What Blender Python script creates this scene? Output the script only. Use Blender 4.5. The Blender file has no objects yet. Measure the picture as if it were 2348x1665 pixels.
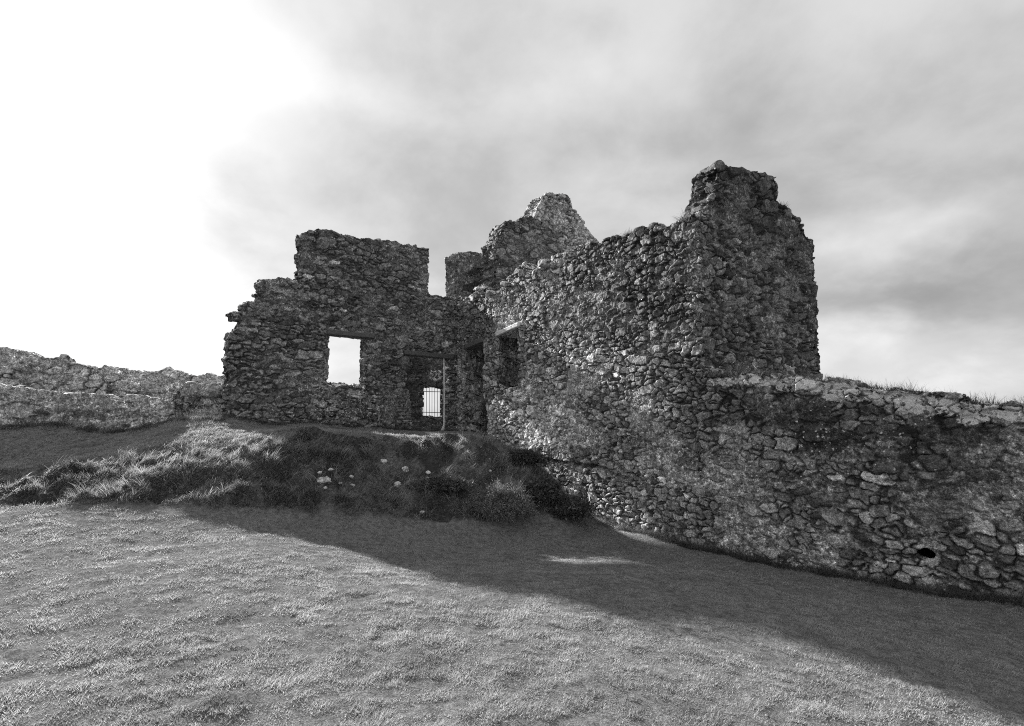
import bpy, math, random
import numpy as np
from mathutils import Vector
random.seed(7)
rng = np.random.default_rng(11)
R = math.radians
SC = bpy.context.scene

# ------------------------------------------------------------------ camera
F, U0, V0, HZ = 1150.0, 1174.0, 832.5, 955.0
TH = math.atan((HZ - V0) / F)
EYE = np.array([0.0, 0.0, 1.6])
cd = bpy.data.cameras.new('camera'); cam = bpy.data.objects.new('camera', cd)
SC.collection.objects.link(cam); SC.camera = cam
cam.location = EYE; cam.rotation_euler = (R(90) + TH, 0, 0)
cd.sensor_width = 36.0; cd.lens = 36.0 * F / 2348.0; cd.clip_start = 0.05; cd.clip_end = 9000

# ------------------------------------------------------------------ light
SUN_AZ = R(-44.5)         # 0 = +Y, negative = to the left
SUN_EL = R(26.3)
SD = np.array([math.sin(SUN_AZ) * math.cos(SUN_EL), math.cos(SUN_AZ) * math.cos(SUN_EL), math.sin(SUN_EL)])
sl = bpy.data.lights.new('sun', 'SUN'); sun = bpy.data.objects.new('sun', sl); SC.collection.objects.link(sun)
sl.energy = 5.0; sl.angle = R(1.9); sl.color = (1, 0.995, 0.99)
sun.rotation_euler = Vector(-SD).to_track_quat('-Z', 'Y').to_euler()
SC.view_settings.view_transform = 'Standard'; SC.view_settings.look = 'None'
SC.cycles.use_denoising = False; SC.cycles.filter_width = 1.05
SC.view_settings.gamma = 1.0; EXPO = 1.3; SC.view_settings.exposure = EXPO

W = bpy.data.worlds.new('World'); SC.world = W; W.use_nodes = True


class NT:
    """tiny helper round a node tree"""
    def __init__(s, tree):
        s.t = tree; tree.nodes.clear()
    def n(s, kind, **kw):
        nd = s.t.nodes.new(kind)
        for k, v in kw.items():
            setattr(nd, k, v)
        return nd
    def put(s, sock, v):
        if isinstance(v, bpy.types.NodeSocket):
            s.t.links.new(v, sock)
        else:
            sock.default_value = v
    def math(s, op, a, b=None, c=None, clamp=False):
        nd = s.n('ShaderNodeMath', operation=op, use_clamp=clamp)
        s.put(nd.inputs[0], a)
        if b is not None: s.put(nd.inputs[1], b)
        if c is not None: s.put(nd.inputs[2], c)
        return nd.outputs[0]
    def vm(s, op, a, b=None, out=0):
        nd = s.n('ShaderNodeVectorMath', operation=op)
        s.put(nd.inputs[0], a)
        if b is not None: s.put(nd.inputs[1], b)
        return nd.outputs[out]
    def noise(s, vec, scale, detail=4, rough=0.5, lac=2.0, dist=0.0, w=None):
        nd = s.n('ShaderNodeTexNoise')
        if w is not None:
            nd.noise_dimensions = '4D'; nd.inputs['W'].default_value = w
        s.put(nd.inputs['Vector'], vec)
        nd.inputs['Scale'].default_value = scale; nd.inputs['Detail'].default_value = detail
        nd.inputs['Roughness'].default_value = rough; nd.inputs['Lacunarity'].default_value = lac
        nd.inputs['Distortion'].default_value = dist
        return nd.outputs[0]
    def rng(s, v, a, b, c=0.0, d=1.0, smooth=True):
        nd = s.n('ShaderNodeMapRange')
        if smooth: nd.interpolation_type = 'SMOOTHSTEP'
        s.put(nd.inputs[0], v)
        for i, x in enumerate((a, b, c, d)):
            s.put(nd.inputs[1 + i], x)
        return nd.outputs[0]
    def mix(s, f, a, b):
        nd = s.n('ShaderNodeMix', data_type='FLOAT')
        s.put(nd.inputs[0], f); s.put(nd.inputs[2], a); s.put(nd.inputs[3], b)
        return nd.outputs[0]


def pix_dir(u, v):
    cx, cy = (u - U0) / F, (V0 - v) / F
    d = np.array([cx, math.cos(TH) - cy * math.sin(TH), math.sin(TH) + cy * math.cos(TH)])
    return d / np.linalg.norm(d)


def build_world():
    t = NT(W.node_tree)
    sky = t.n('ShaderNodeTexSky'); sky.sky_type = 'NISHITA'; sky.sun_disc = False
    sky.sun_elevation = SUN_EL; sky.sun_rotation = SUN_AZ; sky.dust_density = 2.0
    bw = t.n('ShaderNodeRGBToBW'); t.put(bw.inputs[0], sky.outputs[0])
    tc = t.n('ShaderNodeTexCoord')
    dirv = t.vm('NORMALIZE', tc.outputs['Generated'])
    sep = t.n('ShaderNodeSeparateXYZ'); t.put(sep.inputs[0], dirv)
    # cloud deck: look up the clouds on a flat layer overhead so they flatten towards the horizon
    zz = t.math('ADD', t.math('MAXIMUM', sep.outputs[2], 0.0), 0.45)
    cmb = t.n('ShaderNodeCombineXYZ')
    t.put(cmb.inputs[0], t.math('DIVIDE', sep.outputs[0], zz)); t.put(cmb.inputs[1], t.math('DIVIDE', sep.outputs[1], zz))
    deck = cmb.outputs[0]
    big = t.noise(deck, 1.3, 5, 0.5, dist=0.2, w=3.3)
    mid = t.noise(deck, 3.6, 9, 0.58, dist=0.2, w=1.7)
    c = t.math('ADD', t.math('MULTIPLY', big, 0.5), t.math('MULTIPLY', mid, 0.5))
    cl = t.rng(c, 0.38, 0.62)                     # 0 thick grey cloud, 1 thin bright cloud
    val = t.mix(cl, 0.57, 0.82)
    # banks of cloud: (direction, reach, change)
    warp = t.vm('MULTIPLY', t.vm('SUBTRACT', t.n('ShaderNodeTexNoise').outputs[1], (0.5, 0.5, 0.5)), (0.22, 0.22, 0.22))
    nz = warp.node.inputs[0].links[0].from_node.inputs[0].links[0].from_node
    t.put(nz.inputs['Vector'], deck); nz.inputs['Scale'].default_value = 3.0; nz.inputs['Detail'].default_value = 5
    wd = t.vm('ADD', dirv, warp)
    for (u, v, su, sv, amp) in BANKS:
        d = pix_dir(u, v)
        right = np.cross(d, (0, 0, 1)); right /= np.linalg.norm(right); up = np.cross(right, d)
        a = t.math('DIVIDE', t.vm('DOT_PRODUCT', wd, tuple(right), out=1), su / F)
        b = t.math('DIVIDE', t.vm('DOT_PRODUCT', wd, tuple(up), out=1), sv / F)
        front = t.math('GREATER_THAN', t.vm('DOT_PRODUCT', dirv, tuple(d), out=1), 0.0)
        r2 = t.math('ADD', t.math('MULTIPLY', a, a), t.math('MULTIPLY', b, b))
        g = t.math('MULTIPLY', t.math('EXPONENT', t.math('MULTIPLY', r2, -1.0)), front)
        val = t.math('ADD', val, t.math('MULTIPLY', g, amp))
    # glare of the sun inside the thin cloud
    sd = t.vm('DOT_PRODUCT', t.vm('ADD', dirv, t.vm('MULTIPLY', warp, (0.5, 0.5, 0.5))), tuple(SD), out=1)
    ang = t.math('ARCCOSINE', t.math('MINIMUM', sd, 1.0))
    gl = t.math('EXPONENT', t.math('MULTIPLY', t.math('POWER', t.math('DIVIDE', ang, 0.29), 2.0), -1.0))
    gl2 = t.math('EXPONENT', t.math('MULTIPLY', t.math('POWER', t.math('DIVIDE', ang, 0.5), 2.0), -1.0))
    val = t.math('ADD', val, t.math('ADD', t.math('MULTIPLY', gl, 0.5), t.math('MULTIPLY', gl2, 0.06)))
    # a little of the clear sky shows through
    val = t.math('MINIMUM', val, 1.25)
    # added fill: unseen sky behind the viewer brightened to light the facing walls
    back = t.rng(sep.outputs[1], 0.25, -0.45)
    val = t.math('ADD', val, t.math('MULTIPLY', back, 0.2))
    val = t.math('ADD', t.math('MULTIPLY', val, 0.9 / 2 ** EXPO), t.math('MULTIPLY', bw.outputs[0], 0.05 * 0.05))
    bg = t.n('ShaderNodeBackground'); t.put(bg.inputs[0], val); bg.inputs[1].default_value = 1.0
    out = t.n('ShaderNodeOutputWorld'); t.t.links.new(bg.outputs[0], out.inputs[0])


BANKS = [(330, 800, 300, 150, 0.26), (620, 430, 300, 170, -0.12), (2020, 330, 330, 130, -0.12), (2090, 690, 260, 60, -0.22), (1950, 560, 200, 70, 0.16),
         (1250, 330, 420, 140, -0.07), (1300, 185, 160, 50, 0.10), (1720, 250, 260, 80, -0.02),
         (760, 210, 170, 50, 0.14), (1000, 820, 500, 90, 0.15), (2000, 840, 320, 80, 0.22), (1950, 560, 120, 50, 0.08),
         (600, 440, 200, 60, -0.08), (1530, 420, 130, 40, 0.10)]
build_world()

# ------------------------------------------------------------------ numpy noise
def _h(ix, iy, iz, seed):
    x = (ix.astype(np.int64) * 374761393 + iy.astype(np.int64) * 668265263 + iz.astype(np.int64) * 2147483647 + seed * 974634777) & 0xFFFFFFFF
    x = ((x ^ (x >> 13)) * 1274126177) & 0xFFFFFFFF
    x = ((x ^ (x >> 15)) * 2246822519) & 0xFFFFFFFF
    return ((x ^ (x >> 16)) & 0xFFFFFF).astype(np.float32) / 16777216.0


def vnoise(p, seed=0):
    """value noise in 0..1; p is (N,3) or (N,2)"""
    if p.shape[1] == 2:
        p = np.column_stack([p, np.zeros(len(p))])
    i = np.floor(p).astype(np.int64); f = (p - i).astype(np.float32); f = f * f * (3 - 2 * f)
    x, y, z = i[:, 0], i[:, 1], i[:, 2]
    r = 0
    for dx in (0, 1):
        wx = f[:, 0] if dx else 1 - f[:, 0]
        for dy in (0, 1):
            wy = f[:, 1] if dy else 1 - f[:, 1]
            for dz in (0, 1):
                wz = f[:, 2] if dz else 1 - f[:, 2]
                r = r + _h(x + dx, y + dy, z + dz, seed) * wx * wy * wz
    return r


def fbm(p, octv=4, seed=0, gain=0.5):
    a, s, r, tot = 1.0, 1.0, 0.0, 0.0
    for k in range(octv):
        r = r + a * vnoise(p * s + 17.3 * k, seed + k * 31)
        tot += a; a *= gain; s *= 2.03
    return r / tot


def sstep(a, b, x):
    t = np.clip((x - a) / (b - a), 0, 1)
    return t * t * (3 - 2 * t)


def stones(p, dims, seed, multi=0.55):
    """3-D cellular pattern of big and small stones: returns edge distance (m), id random (N,), offset to the seed, seed"""
    p = p.astype(np.float32)
    dims = np.array(dims, np.float32)
    q = p / dims
    ci = np.floor(q).astype(np.int64)
    n = len(p)
    f1 = np.full(n, 1e9, np.float32); f2 = np.full(n, 1e9, np.float32)
    idr = np.zeros(n, np.float32); sx = np.zeros((n, 3), np.float32)
    for dx in (-1, 0, 1):
        for dy in (-1, 0, 1):
            for dz in (-1, 0, 1):
                cx, cy, cz = ci[:, 0] + dx, ci[:, 1] + dy, ci[:, 2] + dz
                kind = _h(cx, cy, cz, seed + 5)
                for k in range(3):
                    j = seed + 11 + 40 * k
                    jx, jy, jz = _h(cx, cy, cz, j), _h(cx, cy, cz, j + 1), _h(cx, cy, cz, j + 2)
                    sq = np.stack([cx + jx, cy + jy, cz + jz], 1).astype(np.float32)
                    dd = (q - sq)
                    d2 = dd * dd; d = np.sqrt(np.sqrt((d2 * d2).sum(1)))
                    if k == 0:
                        d = d - 0.14 * (kind < 1 - multi) - 0.16 * (kind < 0.13)      # the big ones push their neighbours away
                    else:
                        d = d + np.where(kind < 1 - multi, 9.0, 0.0).astype(np.float32)
                    m1 = d < f1
                    f2 = np.where(m1, f1, np.minimum(f2, d))
                    idr = np.where(m1, _h(cx, cy, cz, j + 7), idr)
                    sx[m1] = sq[m1]
                    f1 = np.where(m1, d, f1)
    return (f2 - f1) * float(min(dims[0], dims[1])) , idr, sx * dims


# ------------------------------------------------------------------ helpers for meshes
def mesh_obj(name, co, faces, mat, parent=None, attrs=None, smooth=False):
    """faces: (M,3) or (M,4) int array, or a list of such arrays"""
    me = bpy.data.meshes.new(name)
    if not isinstance(faces, list): faces = [faces]
    faces = [f for f in faces if len(f)]
    loops = np.concatenate([f.ravel() for f in faces]).astype(np.int32)
    sizes = np.concatenate([np.full(len(f), f.shape[1], np.int32) for f in faces])
    starts = np.concatenate([[0], np.cumsum(sizes)[:-1]]).astype(np.int32)
    me.vertices.add(len(co)); me.vertices.foreach_set('co', np.asarray(co, np.float32).ravel())
    me.loops.add(len(loops)); me.loops.foreach_set('vertex_index', loops)
    me.polygons.add(len(sizes)); me.polygons.foreach_set('loop_start', starts)
    if smooth: me.polygons.foreach_set('use_smooth', np.ones(len(sizes), bool))
    me.update(calc_edges=True)
    for k, v in (attrs or {}).items():
        a = me.attributes.new(k, 'FLOAT', 'POINT'); a.data.foreach_set('value', np.asarray(v, np.float32))
    me.materials.append(mat)
    o = bpy.data.objects.new(name, me); SC.collection.objects.link(o)
    if parent: o.parent = parent
    return o


def tag(o, label=None, cat=None, group=None, kind=None):
    for k, v in (('label', label), ('category', cat), ('group', group), ('kind', kind)):
        if v: o[k] = v
    return o


def empty(name, loc, label, cat, group=None):
    o = bpy.data.objects.new(name, None); SC.collection.objects.link(o); o.location = loc
    o.empty_display_size = 0.2
    return tag(o, label, cat, group)


def child(o, root):
    """parent o to root without moving it (its mesh is in world coordinates)"""
    o.parent = root; o.location = -Vector(root.location)
    return o


def in_poly(x, y, poly):
    poly = np.asarray(poly); c = np.zeros(len(x), bool); n = len(poly)
    for i in range(n):
        x1, y1 = poly[i]; x2, y2 = poly[(i + 1) % n]
        if y1 == y2: continue
        m = ((y1 > y) != (y2 > y)) & (x < (x2 - x1) * (y - y1) / (y2 - y1) + x1)
        c ^= m
    return c


# ------------------------------------------------------------------ materials
def new_mat(name):
    m = bpy.data.materials.new(name); m.use_nodes = True
    return m, NT(m.node_tree)


def _colnoise(t, vec, scale):
    nd = t.n('ShaderNodeTexNoise'); t.put(nd.inputs['Vector'], vec); nd.inputs['Scale'].default_value = scale; nd.inputs['Detail'].default_value = 3
    return nd.outputs[1]


def stone_material():
    m, t = new_mat('rubble_stone')
    at = t.n('ShaderNodeAttribute', attribute_name='alb').outputs['Fac']
    lc = t.n('ShaderNodeAttribute', attribute_name='lichen').outputs['Fac']
    pos = t.n('ShaderNodeNewGeometry').outputs['Position']
    n1 = t.noise(pos, 9, 6, 0.65)
    n2 = t.noise(pos, 55, 5, 0.75)
    n3 = t.noise(pos, 160, 3, 0.7)
    v = t.math('MULTIPLY', at, t.rng(n1, 0.28, 0.72, 0.55, 1.5))
    v = t.math('MULTIPLY', v, t.rng(n2, 0.32, 0.68, 0.5, 1.6))
    v = t.math('MULTIPLY', v, t.rng(n3, 0.3, 0.7, 0.65, 1.35))
    v = t.math('MULTIPLY', v, t.rng(t.noise(pos, 24, 5, 0.7, w=5.0), 0.32, 0.7, 0.5, 1.7))
    va = t.n('ShaderNodeTexVoronoi'); vb = t.n('ShaderNodeTexVoronoi')
    wpos = t.vm('ADD', pos, t.vm('MULTIPLY', t.vm('SUBTRACT', _colnoise(t, pos, 22), (0.5, 0.5, 0.5)), (0.07, 0.07, 0.07)))
    t.put(va.inputs['Vector'], wpos); va.inputs['Scale'].default_value = 15
    t.put(vb.inputs['Vector'], wpos); vb.inputs['Scale'].default_value = 34
    ca = t.n('ShaderNodeSeparateColor'); t.put(ca.inputs[0], va.outputs['Color'])
    cb = t.n('ShaderNodeSeparateColor'); t.put(cb.inputs[0], vb.outputs['Color'])
    pb = t.n('ShaderNodeAttribute', attribute_name='pebble').outputs['Fac']
    v0 = v
    v = t.math('MULTIPLY', v, t.math('ADD', 0.7, t.math('MULTIPLY', ca.outputs[0], 0.7)))
    v = t.math('MULTIPLY', v, t.math('ADD', 0.65, t.math('MULTIPLY', t.math('POWER', cb.outputs[0], 2.0), 1.1)))
    v = t.math('MULTIPLY', v, t.rng(vb.outputs['Distance'], 0.25, 0.75, 1.2, 0.65))
    v = t.mix(pb, v0, v)
    # white lichen: small rosettes and larger crusts, where the lichen attribute allows
    vo = t.n('ShaderNodeTexVoronoi'); t.put(vo.inputs['Vector'], t.vm('ADD', pos, t.vm('SCALE', t.n('ShaderNodeTexNoise').outputs[1])))
    sc = vo.inputs['Vector'].links[0].from_node.inputs[1].links[0].from_node
    sc.inputs['Scale'].default_value = 0.03
    nn = sc.inputs[0].links[0].from_node; t.put(nn.inputs['Vector'], pos); nn.inputs['Scale'].default_value = 30
    vo.inputs['Scale'].default_value = 22
    csep = t.n('ShaderNodeSeparateColor'); t.put(csep.inputs[0], vo.outputs['Color'])
    rad = t.math('MULTIPLY', csep.outputs[1], 0.36)
    spot = t.rng(t.math('SUBTRACT', rad, vo.outputs['Distance']), -0.03, 0.03)
    pres = t.math('GREATER_THAN', t.math('MULTIPLY', lc, 0.9), csep.outputs[0])
    spot = t.math('MULTIPLY', spot, pres)
    crust = t.rng(t.math('ADD', t.noise(pos, 11, 5, 0.66, w=2.0), t.math('MULTIPLY', lc, 0.26)), 0.71, 0.73)
    spot = t.math('MAXIMUM', spot, crust)
    spot = t.math('MULTIPLY', spot, t.rng(n2, 0.3, 0.6, 0.6, 1.0))
    v = t.mix(spot, v, 0.82)
    v = t.math('MAXIMUM', v, 0.012)
    b = t.n('ShaderNodeBsdfPrincipled'); t.put(b.inputs['Base Color'], v)
    b.inputs['Roughness'].default_value = 0.88; b.inputs['Specular IOR Level'].default_value = 0.3
    hgt = t.math('ADD', t.math('ADD', t.math('SUBTRACT', t.math('MULTIPLY', n2, 0.6), t.math('MULTIPLY', pb, t.math('ADD', t.math('MULTIPLY', vb.outputs['Distance'], 0.3), t.math('MULTIPLY', va.outputs['Distance'], 0.35)))), t.math('MULTIPLY', n3, 0.25)), t.math('MULTIPLY', n1, 1.2))
    bp = t.n('ShaderNodeBump'); bp.inputs['Distance'].default_value = 0.045; bp.inputs['Strength'].default_value = 1.0
    t.put(bp.inputs['Height'], hgt); t.t.links.new(bp.outputs[0], b.inputs['Normal'])
    o = t.n('ShaderNodeOutputMaterial'); t.t.links.new(b.outputs[0], o.inputs[0])
    return m


def plain_material(name, col, rough=0.85, scale=20, lo=0.6, hi=1.4, bump=0.01, stretch=(1, 1, 1), spec=0.3):
    m, t = new_mat(name)
    pos = t.vm('MULTIPLY', t.n('ShaderNodeNewGeometry').outputs['Position'], stretch)
    n1 = t.noise(pos, scale, 6, 0.65); n2 = t.noise(pos, scale * 5, 4, 0.7)
    v = t.math('MULTIPLY', t.math('MULTIPLY', t.rng(n1, 0.3, 0.7, lo, hi), t.rng(n2, 0.3, 0.7, 0.8, 1.2)), col)
    b = t.n('ShaderNodeBsdfPrincipled'); t.put(b.inputs['Base Color'], v); b.inputs['Roughness'].default_value = rough
    b.inputs['Specular IOR Level'].default_value = spec
    bp = t.n('ShaderNodeBump'); bp.inputs['Distance'].default_value = bump; bp.inputs['Strength'].default_value = 0.8
    t.put(bp.inputs['Height'], t.math('ADD', n1, t.math('MULTIPLY', n2, 0.4))); t.t.links.new(bp.outputs[0], b.inputs['Normal'])
    o = t.n('ShaderNodeOutputMaterial'); t.t.links.new(b.outputs[0], o.inputs[0])
    return m


def blade_material(name, trans=0.45):
    m, t = new_mat(name)
    at = t.n('ShaderNodeAttribute', attribute_name='alb').outputs['Fac']
    d = t.n('ShaderNodeBsdfDiffuse'); t.put(d.inputs[0], at)
    tr = t.n('ShaderNodeBsdfTranslucent'); t.put(tr.inputs[0], t.math('MULTIPLY', at, 1.25))
    mx = t.n('ShaderNodeMixShader'); mx.inputs[0].default_value = trans
    t.t.links.new(d.outputs[0], mx.inputs[1]); t.t.links.new(tr.outputs[0], mx.inputs[2])
    gl = t.n('ShaderNodeBsdfGlossy'); gl.inputs[0].default_value = (0.7, 0.7, 0.7, 1); gl.inputs['Roughness'].default_value = 0.42
    mx2 = t.n('ShaderNodeMixShader'); mx2.inputs[0].default_value = 0.025
    t.t.links.new(mx.outputs[0], mx2.inputs[1]); t.t.links.new(gl.outputs[0], mx2.inputs[2])
    o = t.n('ShaderNodeOutputMaterial'); t.t.links.new(mx2.outputs[0], o.inputs[0])
    return m


def ground_material():
    m, t = new_mat('turf_soil')
    at = t.n('ShaderNodeAttribute', attribute_name='alb').outputs['Fac']
    pos = t.n('ShaderNodeNewGeometry').outputs['Position']
    n1 = t.noise(pos, 14, 6, 0.7); n2 = t.noise(pos, 90, 4, 0.75)
    v = t.math('MULTIPLY', at, t.math('MULTIPLY', t.rng(n1, 0.3, 0.7, 0.6, 1.4), t.rng(n2, 0.3, 0.7, 0.5, 1.5)))
    b = t.n('ShaderNodeBsdfPrincipled'); t.put(b.inputs['Base Color'], v); b.inputs['Roughness'].default_value = 1.0
    b.inputs['Specular IOR Level'].default_value = 0.0
    bp = t.n('ShaderNodeBump'); bp.inputs['Distance'].default_value = 0.02; bp.inputs['Strength'].default_value = 0.8
    t.put(bp.inputs['Height'], t.math('ADD', n1, n2)); t.t.links.new(bp.outputs[0], b.inputs['Normal'])
    o = t.n('ShaderNodeOutputMaterial'); t.t.links.new(b.outputs[0], o.inputs[0])
    return m


M_STONE = stone_material()
M_GROUND = ground_material()
M_BLADE = blade_material('grass_blade', 0.5)
M_LEAF = blade_material('dark_leaf', 0.3)
M_LINTEL = plain_material('weathered_timber', 0.10, 0.8, 14, 0.5, 1.5, 0.01, (1, 1, 6))
M_LINTEL_PALE = plain_material('pale_lintel', 0.66, 0.85, 14, 0.6, 1.3, 0.01, (1, 1, 4))
M_IRON = plain_material('black_iron', 0.03, 0.5, 60, 0.7, 1.3, 0.001)
M_WHITE = plain_material('jamb_sunlight', 0.55, 0.85, 25, 0.7, 1.2, 0.01)  # pale colour stands in for sunlight on the door jamb
M_ROCK = plain_material('limewhite_rock', 0.72, 0.9, 26, 0.35, 1.3, 0.03)


# ------------------------------------------------------------------ terrain
def up(u, v, d):
    """point on the ray of pixel (u, v) at distance d along Y"""
    r = pix_dir(u, v); k = d / r[1]
    return EYE + r * k


def ray_xy(u, d):
    p = up(u, HZ, d); return (p[0], p[1])


CTRL = []
for (u, v, d) in [  # foot of the bank
        (0, 1165, 6.3), (150, 1158, 6.4), (300, 1155, 6.6), (450, 1162, 6.7), (640, 1167, 7.1), (850, 1182, 7.7),
        (1000, 1197, 8.0), (1174, 1197, 8.6), (1330, 1190, 9.4),
        # ridge of the bank
        (0, 1085, 7.7), (150, 1068, 8.0), (300, 1046, 8.3), (450, 1030, 8.6), (600, 1010, 8.5), (700, 992, 8.6),
        (800, 1004, 9.4), (900, 1004, 10.0), (1000, 1002, 10.7), (1090, 1002, 10.6), (1170, 1030, 10.3), (1230, 1072, 10.0), (1290, 1130, 9.7),
        # hollow behind the ridge and the plateau at the wall foot
        (0, 1062, 8.3), (150, 1035, 8.8), (300, 1010, 9.3), (450, 973, 9.75), (450, 1003, 9.0), (600, 985, 10.5), (800, 984, 12.0),
        (0, 985, 9.0), (150, 972, 9.5), (410, 958, 10.1), (520, 960, 10.3), (690, 973, 11.5), (900, 984, 13.3),
        (1045, 990, 15.0), (1110, 996, 13.7), (1170, 1035, 12.8), (1230, 1085, 12.0), (1300, 1150, 11.0), (1350, 1190, 10.5),
        # foot of the long wall
        (1480, 1222, 9.35), (1600, 1255, 8.5), (1800, 1298, 7.55), (2000, 1335, 6.8), (2198, 1367, 6.2), (2348, 1395, 5.7)]:
    CTRL.append(tuple(up(u, v, d)))
for p in [(0, 0, 0.0), (-3, 1, 0.12), (3, 1, -0.2), (0, 3.2, 0.02), (-3, 3, 0.14), (3.2, 3.4, -0.28), (-2.5, 5.5, 0.16), (1.2, 6.2, -0.2),
          (6, 1, -0.6), (-6, 2, 0.35), (0, -6, 0.0), (-12, 0, 0.7), (8, -4, -0.9), (-9, 6, 0.6), (-16, 9, 1.4), (-9, 14, 1.5), (-6.9, 11.2, 1.42), (-8, 10.3, 1.4), (-14, 16, 1.5),
          (-3, 19, 0.9), (4, 14, 0.3), (8, 9, -0.3), (10, 4, -1.0), (3, 20, 0.5), (-2, 12.5, 1.0)]:
    CTRL.append(p)
CTRL = np.array(CTRL)


def _tps(r2):
    return np.where(r2 > 1e-12, r2 * np.log(np.maximum(r2, 1e-12)), 0.0)


def _fit():
    X = CTRL[:, :2]; n = len(X)
    K = _tps(((X[:, None] - X[None]) ** 2).sum(2)) + 0.01 * np.eye(n)
    P = np.column_stack([np.ones(n), X])
    A = np.block([[K, P], [P.T, np.zeros((3, 3))]])
    return np.linalg.solve(A, np.concatenate([CTRL[:, 2], np.zeros(3)]))


_TW = _fit()


def cu(pts, x):
    a = np.array(pts); return np.interp(x, a[:, 0], a[:, 1])


FOOT = [ray_xy(u, d) for u, d in [(-300, 5.9), (0, 6.3), (150, 6.4), (300, 6.6), (450, 6.7), (640, 7.1), (850, 7.7), (1000, 8.0), (1174, 8.6), (1350, 9.5)]]
RIDGE = [ray_xy(u, d) for u, d in [(-300, 7.6), (0, 7.8), (150, 8.1), (300, 8.4), (450, 8.7), (600, 8.7), (700, 8.8), (800, 9.4), (1000, 10.7), (1100, 11.0), (1170, 10.6), (1230, 10.3), (1300, 9.9), (1350, 9.8)]]


def bank_mask(x, y):
    """1 on the rough bank between the mown lawn and its ridge"""
    a = cu(FOOT, x); b = cu(RIDGE, x)
    m = sstep(a - 0.05, a + 0.12, y) * (1 - sstep(b - 0.2, b + 0.5, y))
    return m * (1 - sstep(1.75, 2.1, x))


def height(x, y, fine=True):
    x = np.asarray(x, float).ravel(); y = np.asarray(y, float).ravel()
    out = np.zeros(len(x))
    Xc = CTRL[:, :2]
    xx = np.clip(x, -18, 14); yy = np.clip(y, -8, 24)
    for i in range(0, len(x), 50000):
        s = slice(i, i + 50000)
        r2 = (xx[s, None] - Xc[None, :, 0]) ** 2 + (yy[s, None] - Xc[None, :, 1]) ** 2
        out[s] = _tps(r2) @ _TW[:-3] + _TW[-3] + _TW[-2] * xx[s] + _TW[-1] * yy[s]
    over = np.hypot(x - xx, y - yy)
    out = out - 0.12 * over * sstep(0, 12, over)
    out = np.maximum(out, -9 - 0 * over)
    if fine:
        p = np.column_stack([x, y])
        near = 1 - sstep(20, 40, np.hypot(x, y))
        bm = bank_mask(x, y)
        out = out + near * (0.045 * (fbm(p * 1.3, 3, 3) - 0.5) + 0.05 * (fbm(p * 4.5, 3, 9) - 0.5))
        out = out + near * bm * (1 - sstep(0.5, 0.0, cu(RIDGE, x) - y) * 0.6) * (0.42 * (fbm(p * 2.6, 3, 21) - 0.5) + 0.22 * (fbm(p * 7, 3, 25) - 0.5))
    return out


def hit_ground(u, v):
    r = pix_dir(u, v)
    k = np.linspace(2, 25, 1200); P = EYE[None] + r[None] * (k / r[1])[:, None]
    z = height(P[:, 0], P[:, 1]); i = np.argmax(P[:, 2] < z)
    return P[i]


def axis(lo, hi, step, far):
    a = list(np.arange(lo, hi + 1e-6, step)); s = step
    b = []
    v = hi
    while v < far:
        s *= 1.22; v += s; b.append(v)
    c = []; s = step; v = lo
    while v > -far:
        s *= 1.22; v -= s; c.append(v)
    return np.array(c[::-1] + a + b)


def build_ground():
    xs = axis(-13, 9, 0.06, 5000); ys = axis(0.5, 14, 0.06, 5000)
    X, Y = np.meshgrid(xs, ys); nx, ny = len(xs), len(ys)
    x, y = X.ravel(), Y.ravel(); z = height(x, y)
    i = np.arange(nx * ny).reshape(ny, nx)
    f = np.stack([i[:-1, :-1].ravel(), i[:-1, 1:].ravel(), i[1:, 1:].ravel(), i[1:, :-1].ravel()], 1)
    p = np.column_stack([x, y]); bm = bank_mask(x, y)
    soil = bm * sstep(0.42, 0.6, fbm(p * 2.2, 3, 77))
    alb = 0.15 - 0.03 * bm - 0.07 * soil
    o = mesh_obj('ground', np.column_stack([x, y, z]), f, M_GROUND, attrs={'alb': alb}, smooth=True)
    tag(o, kind='structure')


build_ground()


# ------------------------------------------------------------------ masonry
def smooth_line(pts, n=4):
    p = np.array(pts, float)
    for _ in range(n):
        q = [p[0]]
        for a, b in zip(p[:-1], p[1:]):
            q += [a * .75 + b * .25, a * .25 + b * .75]
        q.append(p[-1]); p = np.array(q)
    return p


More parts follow.
